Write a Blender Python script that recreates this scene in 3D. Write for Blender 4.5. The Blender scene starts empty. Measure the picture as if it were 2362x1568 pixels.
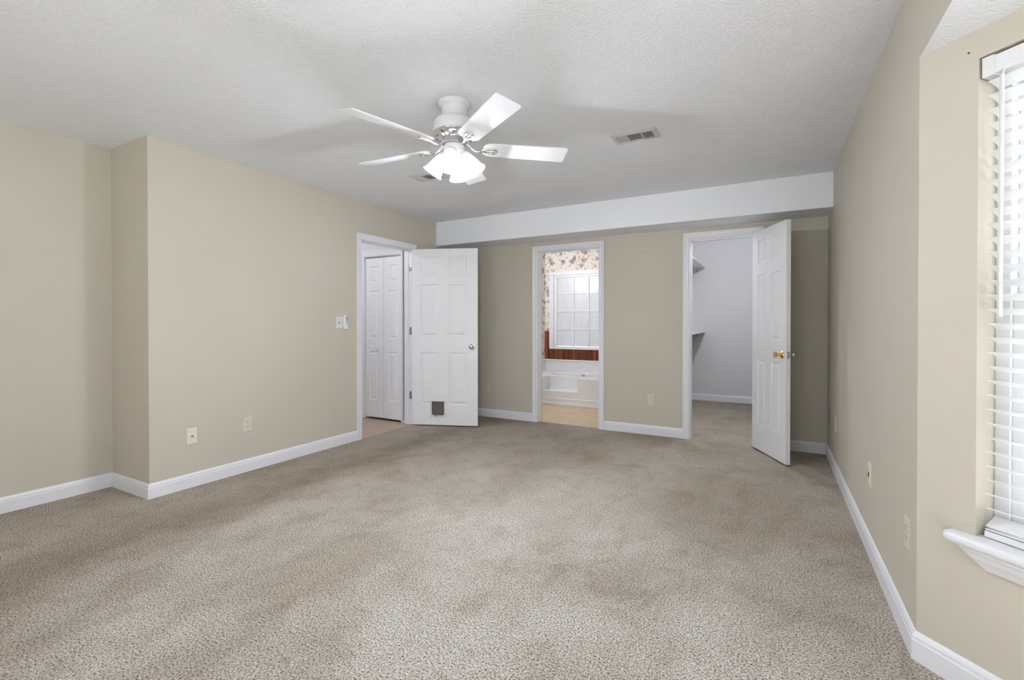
import bpy, bmesh, math, random
from mathutils import Matrix, Vector
R = math.radians
PI = math.pi
random.seed(7)
scene = bpy.context.scene
COL = scene.collection

# ------------------------------------------------------------------ camera
cam_data = bpy.data.cameras.new('camera')
cam = bpy.data.objects.new('camera', cam_data)
COL.objects.link(cam)
cam_data.sensor_fit = 'HORIZONTAL'
cam_data.sensor_width = 36.0
cam_data.lens = 1085.044 / 2362 * 36.0
cam_data.shift_y = -30.24 / 2362
cam_data.clip_start = 0.02
cam.location = (0, 0, 1.1802)
cam.rotation_euler = (PI / 2 - 0.0072, 0, 0.5024)
scene.camera = cam

# ------------------------------------------------------------------ exposure
scene.view_settings.view_transform = 'Standard'
scene.view_settings.look = 'None'
scene.view_settings.exposure = 0.37
scene.view_settings.gamma = 1.0
scene.view_settings.use_curve_mapping = False

# ------------------------------------------------------------------ world: hazy bright sky
SKY = 3.0
world = bpy.data.worlds.new('sky')
scene.world = world
world.use_nodes = True
wn, wl = world.node_tree.nodes, world.node_tree.links
wn.clear()
w_out = wn.new('ShaderNodeOutputWorld')
w_bg = wn.new('ShaderNodeBackground')
w_bg.inputs['Strength'].default_value = SKY
w_bg.inputs['Color'].default_value = (0.94, 1.0, 1.12, 1)
wl.new(w_bg.outputs[0], w_out.inputs[0])


# sun from behind and to the right: aimed through bay and added patio windows to bounce off the unseen floor
SUN = 72.0
sun_d = bpy.data.lights.new('sun', 'SUN')
sun_d.energy, sun_d.angle, sun_d.color = SUN, R(1.5), (0.93, 1.0, 1.17)
sun_o = bpy.data.objects.new('sun', sun_d)
COL.objects.link(sun_o)
sun_o.location = (-2, -8, 8)
sun_o.rotation_euler = (R(30), 0, R(37))


def portal(name, loc, rot, sx, sy):
    """sky portal: only steers the sampling of the sky through a window"""
    d = bpy.data.lights.new(name, 'AREA')
    d.shape = 'RECTANGLE'
    d.size, d.size_y = sx, sy
    d.cycles.is_portal = True
    o = bpy.data.objects.new(name, d)
    COL.objects.link(o)
    o.location, o.rotation_euler = loc, rot
    return o


def lamp(name, loc, power, radius, color=(1, 1, 1), parent=None):
    d = bpy.data.lights.new(name, 'POINT')
    d.energy, d.shadow_soft_size, d.color = power, radius, color
    o = bpy.data.objects.new(name, d)
    COL.objects.link(o)
    o.location = loc
    o.parent = parent
    return o


LAMP_COL = (0.95, 1.0, 1.12)
P_FAN, P_BATH, P_CLOSET, P_HALL = 20.5, 13.5, 31.0, 12.0

# ------------------------------------------------------------------ room dimensions (metres)
H = 2.44                      # ceiling
XL, XL2, YJ = -3.663, -4.186, 1.5935   # left wall, recessed left wall, jog
YS, ZS, YB = 4.70, 2.149, 5.0785       # soffit front, soffit underside, back wall
XR, YE, ZBAY = 0.453, 2.129, 2.108     # right wall, its end at the bay, bay ceiling
YF = -2.3                     # wall behind the camera
BAYD = 0.70                   # depth of the bay
YE2 = -1.55                   # other end of the bay opening
WT = 0.115                    # wall thickness
YCW = 7.75                    # closet far wall
XCL = -1.185                  # closet left wall
YBW, XBL, XBR = 7.30, -3.365, -1.29     # bathroom far, left, right walls
YH = 4.27                     # hall wall that carries the folding doors
S2 = math.sqrt(0.5)


# ------------------------------------------------------------------ materials
def srgb(r, g, b):
    def f(c):
        c /= 255.0
        return c / 12.92 if c <= 0.04045 else ((c + 0.055) / 1.055) ** 2.4
    return (f(r), f(g), f(b), 1)


class NT:
    def __init__(self, name):
        self.m = bpy.data.materials.new(name)
        self.m.use_nodes = True
        self.n, self.l = self.m.node_tree.nodes, self.m.node_tree.links
        self.p = self.n['Principled BSDF']
        self.out = self.n['Material Output']
        self.tc = self.n.new('ShaderNodeTexCoord')

    def node(self, t, **k):
        x = self.n.new(t)
        for a, b in k.items():
            setattr(x, a, b)
        return x

    def noise(self, scale, detail=2.0, rough=0.5, vec=None, dist=0.0):
        x = self.node('ShaderNodeTexNoise')
        x.inputs['Scale'].default_value = scale
        x.inputs['Detail'].default_value = detail
        x.inputs['Roughness'].default_value = rough
        x.inputs['Distortion'].default_value = dist
        self.l.new(vec or self.tc.outputs['Object'], x.inputs['Vector'])
        return x

    def ramp(self, src, stops, interp='LINEAR'):
        x = self.node('ShaderNodeValToRGB')
        x.color_ramp.interpolation = interp
        e = x.color_ramp.elements
        while len(e) < len(stops):
            e.new(0.5)
        for i, (p, c) in enumerate(stops):
            e[i].position, e[i].color = p, c
        self.l.new(src, x.inputs['Fac'])
        return x

    def mix(self, fac, a, b, mode='MIX'):
        x = self.node('ShaderNodeMix', data_type='RGBA', blend_type=mode)
        for s, v in ((x.inputs['Factor'], fac), (x.inputs['A'], a), (x.inputs['B'], b)):
            if hasattr(v, 'is_output'):
                self.l.new(v, s)
            else:
                s.default_value = v
        return x.outputs['Result']

    def math(self, op, a, b=None, clamp=False):
        x = self.node('ShaderNodeMath', operation=op, use_clamp=clamp)
        for s, v in ((x.inputs[0], a), (x.inputs[1], b)):
            if v is None:
                continue
            if hasattr(v, 'is_output'):
                self.l.new(v, s)
            else:
                s.default_value = v
        return x.outputs[0]

    def bump(self, src, strength, dist):
        x = self.node('ShaderNodeBump')
        x.inputs['Strength'].default_value = strength
        x.inputs['Distance'].default_value = dist
        self.l.new(src, x.inputs['Height'])
        self.l.new(x.outputs[0], self.p.inputs['Normal'])
        return x

    def set(self, color=None, rough=0.5, metal=0.0, spec=0.5, coat=0.0):
        if color is not None:
            if hasattr(color, 'is_output'):
                self.l.new(color, self.p.inputs['Base Color'])
            else:
                self.p.inputs['Base Color'].default_value = color
        self.p.inputs['Roughness'].default_value = rough
        self.p.inputs['Metallic'].default_value = metal
        self.p.inputs['Specular IOR Level'].default_value = spec
        self.p.inputs['Coat Weight'].default_value = coat
        return self


def plain(name, c, rough=0.5, metal=0.0, spec=0.5, var=0.03, scale=6.0, bump=0.0, bscale=60.0):
    """one colour with a faint procedural mottling, optional fine bump"""
    t = NT(name)
    n = t.noise(scale, 3)
    dark = tuple(x * (1 - var) for x in c[:3]) + (1,)
    lite = tuple(min(1, x * (1 + var)) for x in c[:3]) + (1,)
    r = t.ramp(n.outputs['Fac'], [(0.3, dark), (0.7, lite)])
    t.set(r.outputs['Color'], rough, metal, spec)
    if bump:
        t.bump(t.noise(bscale, 3).outputs['Fac'], bump, 0.002)
    return t.m


def m_carpet():
    t = NT('carpet')
    fine = t.noise(140, 2.5, 0.62)
    tuft = t.node('ShaderNodeTexVoronoi')
    tuft.inputs['Scale'].default_value = 185
    t.l.new(t.tc.outputs['Object'], tuft.inputs['Vector'])
    mp = t.node('ShaderNodeMapping')
    mp.inputs['Scale'].default_value = (1.0, 0.8, 1.0)
    mp.inputs['Rotation'].default_value = (0, 0, 0.35)
    mp.inputs['Location'].default_value = (3.1, 0.7, 0)
    t.l.new(t.tc.outputs['Object'], mp.inputs['Vector'])
    nap = t.noise(1.2, 4, 0.6, mp.outputs[0], 0.3)
    nap2 = t.noise(6.0, 3, 0.65, mp.outputs[0], 0.5)
    spk = t.ramp(fine.outputs['Fac'], [(0.29, srgb(46, 41, 35)), (0.40, srgb(156, 149, 137)),
                                       (0.51, srgb(220, 214, 203)), (0.68, srgb(255, 252, 245))])
    rnd = t.ramp(tuft.outputs['Color'], [(0.0, (0.70, 0.68, 0.66, 1)), (1.0, (1.12, 1.12, 1.12, 1))])
    c = t.mix(0.85, spk.outputs['Color'], rnd.outputs['Color'], 'MULTIPLY')
    npr = t.ramp(nap.outputs['Fac'], [(0.36, (0.74, 0.69, 0.62, 1)), (0.58, (1, 0.99, 0.975, 1))])
    np2 = t.ramp(nap2.outputs['Fac'], [(0.33, (0.86, 0.835, 0.80, 1)), (0.52, (1, 1, 1, 1))])
    c = t.mix(1.0, c, npr.outputs['Color'], 'MULTIPLY')
    c = t.mix(1.0, c, np2.outputs['Color'], 'MULTIPLY')
    # light falloff painted into the pile: paler mid-room, browner towards walls and closet
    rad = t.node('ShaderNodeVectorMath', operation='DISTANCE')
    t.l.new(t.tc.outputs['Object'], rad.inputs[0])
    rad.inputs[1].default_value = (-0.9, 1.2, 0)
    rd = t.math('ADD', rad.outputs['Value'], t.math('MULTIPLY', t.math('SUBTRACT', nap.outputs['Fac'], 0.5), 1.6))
    falloff = t.ramp(t.math('MULTIPLY', rd, 0.25), [(0.28, (1, 1, 1, 1)), (0.62, (0.92, 0.875, 0.81, 1)), (1.0, (0.79, 0.745, 0.68, 1))])
    c = t.mix(1.0, c, falloff.outputs['Color'], 'MULTIPLY')
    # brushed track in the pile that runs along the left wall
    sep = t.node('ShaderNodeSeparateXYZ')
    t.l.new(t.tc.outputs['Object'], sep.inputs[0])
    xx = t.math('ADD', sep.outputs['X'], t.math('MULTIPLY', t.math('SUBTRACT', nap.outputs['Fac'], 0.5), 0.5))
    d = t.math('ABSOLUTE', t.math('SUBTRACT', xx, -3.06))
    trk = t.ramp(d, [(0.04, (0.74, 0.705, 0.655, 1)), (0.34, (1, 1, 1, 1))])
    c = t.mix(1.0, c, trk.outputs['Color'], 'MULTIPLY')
    t.set(c, 0.95, 0, 0.1)
    t.p.inputs['Sheen Weight'].default_value = 0.15
    t.p.inputs['Sheen Roughness'].default_value = 0.6
    h = t.math('ADD', fine.outputs['Fac'], t.math('MULTIPLY', tuft.outputs['Distance'], 0.7))
    t.bump(h, 1.0, 0.008)
    return t.m


def m_popcorn():
    t = NT('popcorn_ceiling')
    n = t.noise(95, 3, 0.6)
    v = t.node('ShaderNodeTexVoronoi')
    v.inputs['Scale'].default_value = 110
    t.l.new(t.tc.outputs['Object'], v.inputs['Vector'])
    r = t.ramp(n.outputs['Fac'], [(0.3, srgb(240, 242, 246)), (0.7, srgb(247, 249, 253))])
    t.set(r.outputs['Color'], 0.9, 0, 0.2)
    h = t.math('SUBTRACT', n.outputs['Fac'], t.math('MULTIPLY', v.outputs['Distance'], 0.8))
    t.bump(h, 0.55, 0.006)
    return t.m


def m_wallpaper():
    t = NT('floral_wallpaper')
    w = t.noise(9, 2)
    va = t.node('ShaderNodeVectorMath', operation='SCALE')
    va.inputs['Scale'].default_value = 0.07
    t.l.new(w.outputs['Color'], va.inputs[0])
    vb = t.node('ShaderNodeVectorMath', operation='ADD')
    t.l.new(t.tc.outputs['Object'], vb.inputs[0])
    t.l.new(va.outputs[0], vb.inputs[1])
    mask = None
    col = None
    for sc, thr, hs in ((9.0, 0.36, 0.85), (24.0, 0.27, 0.62)):
        v = t.node('ShaderNodeTexVoronoi')
        v.inputs['Scale'].default_value = sc
        t.l.new(vb.outputs[0], v.inputs['Vector'])
        pet = t.noise(sc * 7, 1)
        d = t.math('ADD', v.outputs['Distance'], t.math('MULTIPLY', t.math('SUBTRACT', pet.outputs['Fac'], 0.5), hs))
        k = t.math('LESS_THAN', d, thr)
        c = t.ramp(v.outputs['Color'], [(0.0, srgb(150, 143, 139)), (0.45, srgb(178, 165, 156)),
                                        (0.7, srgb(188, 164, 152)), (1.0, srgb(126, 121, 120))])
        mask = k if mask is None else t.math('MAXIMUM', mask, k)
        col = c.outputs['Color'] if col is None else t.mix(k, col, c.outputs['Color'])
    c = t.mix(mask, srgb(238, 230, 220), col)
    t.set(c, 0.7, 0, 0.2)
    return t.m


def m_beadboard():
    t = NT('stained_beadboard')
    sep = t.node('ShaderNodeSeparateXYZ')
    t.l.new(t.tc.outputs['Object'], sep.inputs[0])
    s = t.math('ADD', sep.outputs['X'], sep.outputs['Y'])
    cell = t.math('MULTIPLY', s, 1 / 0.045)
    fr = t.math('FRACT', cell)
    idx = t.math('FLOOR', cell)
    wn_ = t.node('ShaderNodeTexWhiteNoise', noise_dimensions='1D')
    t.l.new(idx, wn_.inputs['W'])
    mp = t.node('ShaderNodeMapping')
    mp.inputs['Scale'].default_value = (40, 40, 2.5)
    t.l.new(t.tc.outputs['Object'], mp.inputs['Vector'])
    g = t.noise(1.5, 4, 0.6, mp.outputs[0])
    f = t.math('ADD', t.math('MULTIPLY', g.outputs['Fac'], 0.55), t.math('MULTIPLY', wn_.outputs['Value'], 0.5))
    c = t.ramp(f, [(0.2, srgb(70, 32, 16)), (0.5, srgb(108, 54, 26)), (0.8, srgb(150, 84, 44))])
    gr = t.math('LESS_THAN', fr, 0.14)
    c2 = t.mix(gr, c.outputs['Color'], srgb(52, 22, 12))
    t.set(c2, 0.35)
    t.bump(t.math('SUBTRACT', 1.0, gr), 0.6, 0.004)
    return t.m


def m_tile(name, c1, c2, grout, size):
    t = NT(name)
    b = t.node('ShaderNodeTexBrick')
    b.offset = 0.0
    b.inputs['Scale'].default_value = 1.0
    b.inputs['Brick Width'].default_value = size
    b.inputs['Row Height'].default_value = size
    b.inputs['Mortar Size'].default_value = 0.003
    b.inputs['Color1'].default_value = c1
    b.inputs['Color2'].default_value = c2
    b.inputs['Mortar'].default_value = grout
    t.l.new(t.tc.outputs['Object'], b.inputs['Vector'])
    n = t.noise(14, 4, 0.6)
    r = t.ramp(n.outputs['Fac'], [(0.3, (0.86, 0.84, 0.80, 1)), (0.7, (1.05, 1.03, 1.0, 1))])
    t.set(t.mix(0.8, b.outputs['Color'], r.outputs['Color'], 'MULTIPLY'), 0.4)
    return t.m


def m_planks(name):
    t = NT(name)
    mp = t.node('ShaderNodeMapping')
    mp.inputs['Scale'].default_value = (2.5, 30, 1)
    t.l.new(t.tc.outputs['Object'], mp.inputs['Vector'])
    n = t.noise(1.2, 4, 0.6, mp.outputs[0])
    r = t.ramp(n.outputs['Fac'], [(0.3, srgb(178, 152, 132)), (0.7, srgb(200, 176, 156))])
    t.set(r.outputs['Color'], 0.4)
    return t.m


def m_metal(name, c, rough):
    t = NT(name)
    n = t.noise(30, 2)
    r = t.ramp(n.outputs['Fac'], [(0.3, (rough * 0.8,) * 3 + (1,)), (0.7, (rough * 1.2,) * 3 + (1,))])
    t.set(c, rough, 1.0)
    t.l.new(r.outputs['Color'], t.p.inputs['Roughness'])
    return t.m


def m_glass(name, tint=(1, 1, 1, 1), gloss=0.08, rough=0.02):
    t = NT(name)
    t.n.remove(t.p)
    a = t.node('ShaderNodeBsdfTransparent')
    a.inputs['Color'].default_value = tint
    g = t.node('ShaderNodeBsdfGlossy')
    n = t.noise(3, 1)
    rr = t.ramp(n.outputs['Fac'], [(0, (rough,) * 3 + (1,)), (1, (rough * 1.3,) * 3 + (1,))])
    t.l.new(rr.outputs['Color'], g.inputs['Roughness'])
    x = t.node('ShaderNodeMixShader')
    x.inputs['Fac'].default_value = gloss
    t.l.new(a.outputs[0], x.inputs[1])
    t.l.new(g.outputs[0], x.inputs[2])
    t.l.new(x.outputs[0], t.out.inputs['Surface'])
    return t.m


def m_obscure():
    """frosted, rain-streaked bathroom glass"""
    t = NT('obscure_glass')
    mp = t.node('ShaderNodeMapping')
    mp.inputs['Scale'].default_value = (30, 30, 4)
    t.l.new(t.tc.outputs['Object'], mp.inputs['Vector'])
    n = t.noise(1.0, 3, 0.6, mp.outputs[0])
    c = t.ramp(n.outputs['Fac'], [(0.3, srgb(218, 219, 220)), (0.7, srgb(228, 229, 230))])
    t.set(c.outputs['Color'], 0.24, 0, 0.8)
    tr = t.node('ShaderNodeBsdfTranslucent')
    t.l.new(c.outputs['Color'], tr.inputs['Color'])
    x = t.node('ShaderNodeMixShader')
    x.inputs['Fac'].default_value = 0.25
    t.l.new(t.p.outputs[0], x.inputs[1])
    t.l.new(tr.outputs[0], x.inputs[2])
    t.l.new(x.outputs[0], t.out.inputs['Surface'])
    t.bump(n.outputs['Fac'], 0.15, 0.003)
    return t.m


def m_shade():
    """white alabaster glass of the fan lamps: lets the bulb light through"""
    t = NT('alabaster_glass')
    n = t.noise(25, 4, 0.6, None, 0.8)
    c = t.ramp(n.outputs['Fac'], [(0.3, (0.80, 0.80, 0.80, 1)), (0.7, (0.95, 0.95, 0.95, 1))])
    t.set(c.outputs['Color'], 0.2, 0, 0.5)
    tr = t.node('ShaderNodeBsdfTranslucent')
    t.l.new(c.outputs['Color'], tr.inputs['Color'])
    tp = t.node('ShaderNodeBsdfTransparent')
    a = t.node('ShaderNodeMixShader')
    a.inputs['Fac'].default_value = 0.36
    t.l.new(t.p.outputs[0], a.inputs[1])
    t.l.new(tr.outputs[0], a.inputs[2])
    b = t.node('ShaderNodeMixShader')
    b.inputs['Fac'].default_value = 0.04
    t.l.new(a.outputs[0], b.inputs[1])
    t.l.new(tp.outputs[0], b.inputs[2])
    t.l.new(b.outputs[0], t.out.inputs['Surface'])
    return t.m


def m_emit(name, c, s):
    t = NT(name)
    t.set(c, 0.3)
    n = t.noise(5, 1)
    r = t.ramp(n.outputs['Fac'], [(0, c), (1, c)])
    t.l.new(r.outputs['Color'], t.p.inputs['Emission Color'])
    t.p.inputs['Emission Strength'].default_value = s
    return t.m


M = dict(
    wall=plain('beige_wall_paint', srgb(206, 199, 184), 0.6, spec=0.3, var=0.02, scale=1.5, bump=0.08, bscale=140),
    white_wall=plain('white_wall_paint', srgb(226, 223, 222), 0.7, spec=0.3, var=0.015, scale=2, bump=0.06, bscale=120),
    soffit=plain('white_soffit_paint', srgb(246, 248, 252), 0.6, spec=0.3, var=0.01, scale=2, bump=0.08, bscale=40),
    trim=plain('white_trim_paint', srgb(236, 236, 239), 0.35, var=0.01),
    door=plain('white_door_paint', srgb(241, 241, 242), 0.35, var=0.01),
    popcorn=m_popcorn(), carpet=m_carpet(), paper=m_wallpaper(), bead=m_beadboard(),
    bath_floor=m_tile('beige_vinyl_tile', srgb(205, 184, 150), srgb(196, 174, 140), srgb(180, 158, 126), 0.16),
    hall_floor=m_planks('tan_hall_floor'),
    tub=plain('white_acrylic', srgb(232, 232, 232), 0.15, var=0.01),
    chrome=m_metal('chrome', (0.80, 0.80, 0.81, 1), 0.12),
    nickel=m_metal('brushed_nickel', (0.62, 0.60, 0.57, 1), 0.28),
    brass=m_metal('polished_brass', (0.80, 0.58, 0.20, 1), 0.15),
    steel=m_metal('hinge_steel', (0.45, 0.44, 0.43, 1), 0.4),
    fan_white=plain('white_fan_enamel', srgb(234, 234, 235), 0.25, var=0.01),
    blade=plain('white_fan_blade', srgb(236, 236, 237), 0.35, var=0.01),
    shade=m_shade(), bulb=m_emit('lit_bulb', (1.0, 0.97, 0.92, 1), 12.0),
    vbulb=m_emit('vanity_bulb', (1.0, 0.96, 0.9, 1), 8.0),
    almond=plain('almond_plastic', srgb(222, 213, 196), 0.35, var=0.01),
    ivory=plain('ivory_plastic', srgb(236, 226, 206), 0.35, var=0.01),
    white_plastic=plain('white_plastic', srgb(232, 231, 229), 0.35, var=0.01),
    slot=plain('dark_slot', srgb(70, 64, 56), 0.6),
    black=plain('dark_void', srgb(18, 17, 16), 0.8),
    flap=plain('smoked_flap', srgb(104, 99, 95), 0.25, var=0.06, scale=14),
    vent=plain('grey_vent_enamel', srgb(208, 208, 208), 0.4, var=0.02),
    vent_dark=plain('grey_vent_louver', srgb(168, 168, 168), 0.45, var=0.03),
    slat=plain('white_blind_slat', srgb(238, 238, 238), 0.35, var=0.01),
    vinyl=plain('white_window_vinyl', srgb(236, 237, 238), 0.3, var=0.01),
    cord=plain('white_cord', srgb(225, 225, 225), 0.8),
    glass=m_glass('window_glass'), obscure=m_obscure(),
    lawn=plain('dull_lawn', srgb(112, 112, 104), 0.9, var=0.2, scale=3),
    siding=plain('pale_siding', srgb(214, 212, 206), 0.7, var=0.03),
)


# ------------------------------------------------------------------ mesh helpers
class MB:
    def __init__(self):
        self.bm = bmesh.new()

    def face(self, pts):
        return self.bm.faces.new([self.bm.verts.new(p) for p in pts])

    def box(self, x0, x1, y0, y1, z0, z1, bev=0.0, M_=None):
        b = self.bm
        v = [b.verts.new((x, y, z)) for z in (z0, z1) for y in (y0, y1) for x in (x0, x1)]
        q = [(0, 2, 3, 1), (4, 5, 7, 6), (0, 1, 5, 4), (2, 6, 7, 3), (0, 4, 6, 2), (1, 3, 7, 5)]
        fs = [b.faces.new([v[i] for i in f]) for f in q]
        if M_ is not None:
            bmesh.ops.transform(b, matrix=M_, verts=v)
        if bev:
            es = list({e for f in fs for e in f.edges})
            bmesh.ops.bevel(b, geom=es, offset=bev, segments=2, profile=0.5, affect='EDGES')
        return self

    def loft(self, rings, close_ring=True, cap=True):
        """rings: lists of points of equal length"""
        b = self.bm
        vs = [[b.verts.new(p) for p in r] for r in rings]
        n = len(rings[0])
        for a, c in zip(vs, vs[1:]):
            for i in range(n if close_ring else n - 1):
                j = (i + 1) % n
                b.faces.new([a[i], a[j], c[j], c[i]])
        if cap and close_ring:
            b.faces.new(list(reversed(vs[0])))
            b.faces.new(vs[-1])
        return self

    def prism(self, poly, f, t0, t1):
        """polygon (a, b) swept between t0 and t1; f(a, b, t) gives the point"""
        return self.loft([[f(a, c, t0) for a, c in poly], [f(a, c, t1) for a, c in poly]])

    def lathe(self, prof, seg=32, M_=None, cap=True):
        rings = []
        for r, z in prof:
            ring = [Vector((r * math.cos(2 * PI * i / seg), r * math.sin(2 * PI * i / seg), z)) for i in range(seg)]
            rings.append([M_ @ p for p in ring] if M_ is not None else ring)
        return self.loft(rings, True, cap)

    def tube(self, pts, r, seg=10, closed=False, flat=1.0):
        pts = [Vector(p) for p in pts]
        n = len(pts)
        rings, up = [], None
        for i, p in enumerate(pts):
            if closed:
                d = pts[(i + 1) % n] - pts[i - 1]
            else:
                d = pts[min(i + 1, n - 1)] - pts[max(i - 1, 0)]
            d.normalize()
            if up is None:
                up = Vector((0, 0, 1)) if abs(d.z) < 0.9 else Vector((1, 0, 0))
            a = d.cross(up).normalized()
            c = a.cross(d).normalized()
            up = c
            rr = r(i / max(1, n - 1)) if callable(r) else r
            rings.append([p + a * (rr * math.cos(2 * PI * k / seg)) + c * (rr * flat * math.sin(2 * PI * k / seg)) for k in range(seg)])
        if closed:
            rings.append(rings[0])
        return self.loft(rings, True, not closed)

    def build(self, name, mat, parent=None, smooth=None, loc=None, rot=None):
        bmesh.ops.remove_doubles(self.bm, verts=self.bm.verts, dist=1e-6)
        bmesh.ops.recalc_face_normals(self.bm, faces=self.bm.faces)
        me = bpy.data.meshes.new(name)
        self.bm.to_mesh(me)
        self.bm.free()
        me.materials.append(M[mat])
        if smooth:
            for p in me.polygons:
                p.use_smooth = True
            me.set_sharp_from_angle(angle=R(smooth))
        o = bpy.data.objects.new(name, me)
        COL.objects.link(o)
        o.parent = parent
        if loc is not None:
            o.location = loc
        if rot is not None:
            o.rotation_euler = rot
        return o


def box(name, mat, *a, parent=None, bev=0.0):
    return MB().box(*a, bev=bev).build(name, mat, parent)


def empty(name, loc, rz=0.0):
    o = bpy.data.objects.new(name, None)
    COL.objects.link(o)
    o.empty_display_size = 0.1
    o.location = loc
    o.rotation_euler = (0, 0, rz)
    return o


def tag(o, label, cat, group=None):
    o['label'], o['category'] = label, cat
    if group:
        o['group'] = group
    return o


def struct(o, label=None, cat=None):
    o['kind'] = 'structure'
    if label:
        o['label'], o['category'] = label, cat
    return o


def part_label(o, label):
    o['label'] = label
    return o


def copy_thing(root, loc, rz):
    r = root.copy()
    COL.objects.link(r)
    r.location, r.rotation_euler = loc, (0, 0, rz)
    for ch in list(root.children):
        c = ch.copy()
        COL.objects.link(c)
        c.parent = r
        for g in list(ch.children):
            d = g.copy()
            COL.objects.link(d)
            d.parent = c
    return r


# ------------------------------------------------------------------ floor, ceilings
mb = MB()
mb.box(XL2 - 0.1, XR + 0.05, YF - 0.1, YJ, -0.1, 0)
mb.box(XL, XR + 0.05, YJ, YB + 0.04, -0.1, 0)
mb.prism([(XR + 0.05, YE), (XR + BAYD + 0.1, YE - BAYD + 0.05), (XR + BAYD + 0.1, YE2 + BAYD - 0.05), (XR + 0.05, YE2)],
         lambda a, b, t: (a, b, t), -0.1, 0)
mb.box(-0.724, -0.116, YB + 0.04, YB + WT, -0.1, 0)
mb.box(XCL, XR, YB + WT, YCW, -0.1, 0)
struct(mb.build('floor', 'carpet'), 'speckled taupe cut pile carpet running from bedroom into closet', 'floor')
mb = MB()
mb.box(-2.44, -1.68, YB + 0.04, YB + WT, -0.1, -0.004)
mb.box(XBL, XBR, YB + WT, YBW, -0.1, -0.004)
struct(mb.build('floor_bathroom', 'bath_floor'), 'beige square vinyl tile floor in the bathroom', 'floor')
mb = MB()
mb.box(XL - WT, XL, 3.474, 4.246, -0.1, -0.004)
mb.box(-6.0, XL - WT, 2.2, YH + 0.34, -0.1, -0.004)
struct(mb.build('floor_hall', 'hall_floor'), 'tan smooth floor of the hall behind the left doorway', 'floor')

mb = MB()
mb.box(-6.1, XR, YF - 0.1, YS, H, H + 0.1)
mb.box(-6.1, XR + 0.1, YS, YCW + 0.15, H, H + 0.1)
struct(mb.build('ceiling', 'popcorn'), 'white popcorn textured bedroom ceiling', 'ceiling')
mb = MB()
mb.prism([(XR + 0.0005, YE), (XR + BAYD + 0.1, YE - BAYD), (XR + BAYD + 0.1, YE2 + BAYD), (XR + 0.0005, YE2)],
         lambda a, b, t: (a, b, t), ZBAY - 0.003, ZBAY + 0.1)
struct(mb.build('ceiling_bay', 'popcorn'), 'low white textured ceiling of the window bay at right', 'ceiling')
# soffit: smooth front, textured underside
mb = MB()
mb.box(XL, XR, YS, YS + 0.02, ZS, H)
sf = struct(mb.build('wall_soffit', 'soffit'), 'smooth white soffit face dropped along the back wall', 'soffit')
mb = MB()
mb.box(XL, XR, YS + 0.001, YB, ZS - 0.002, ZS + 0.02)
struct(mb.build('ceiling_soffit', 'popcorn'), 'textured underside of the soffit above the doors', 'ceiling')

# ------------------------------------------------------------------ walls
DZ = 2.038                    # door opening height
E0, E1 = 3.474, 4.246         # entry opening (y)
B0, B1 = -2.440, -1.680       # bathroom opening (x)
C0, C1 = -0.724, -0.116       # closet opening (x)
mb = MB()
mb.box(XL - WT, XL, YJ, E0, 0, H)
mb.box(XL - WT, XL, E1, YB + WT, 0, H)
mb.box(XL - WT, XL, E0, E1, DZ, H)
struct(mb.build('wall_left', 'wall'), 'beige left wall with the hall doorway', 'wall')
struct(box('wall_left_return', 'wall', XL2 - WT, XL - WT, YJ, YJ + WT, 0, H), 'short beige wall return facing the camera at left', 'wall')
struct(box('wall_left_recess', 'wall', XL2 - WT, XL2, YF - WT, YJ, 0, H), 'beige recessed wall at the far left', 'wall')
mb = MB()
mb.box(XL, B0, YB, YB + WT, 0, ZS)
mb.box(B1, C0, YB, YB + WT, 0, ZS)
mb.box(C1, XR, YB, YB + WT, 0, ZS)
mb.box(B0, B1, YB, YB + WT, DZ, ZS)
mb.box(C0, C1, YB, YB + WT, DZ, ZS)
mb.box(XL, XR, YB, YB + WT, ZS, H)
struct(mb.build('wall_back', 'wall'), 'beige back wall with bathroom and closet doorways', 'wall')
mb = MB()
mb.box(XR, XR + WT, YE, YB + WT, 0, H)
mb.box(XR, XR + WT, YE2, YE, ZBAY, H)
mb.box(XR, XR + WT, YF - WT, YE2, 0, H)
struct(mb.build('wall_right', 'wall'), 'beige right wall ending at the window bay', 'wall')
# wall behind the camera with a patio window added to light the room
W0, W1, WZ0, WZ1 = -1.9, -0.25, 0.06, 2.08
mb = MB()
for a, b in ((XL2, W0), (W1, XR)):
    mb.box(a, b, YF - WT, YF, 0, H)
for a, b in ((W0, W1),):
    mb.box(a, b, YF - WT, YF, 0, WZ0)
    mb.box(a, b, YF - WT, YF, WZ1, H)
struct(mb.build('wall_front', 'wall'), 'beige wall behind the camera', 'wall')


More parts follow.
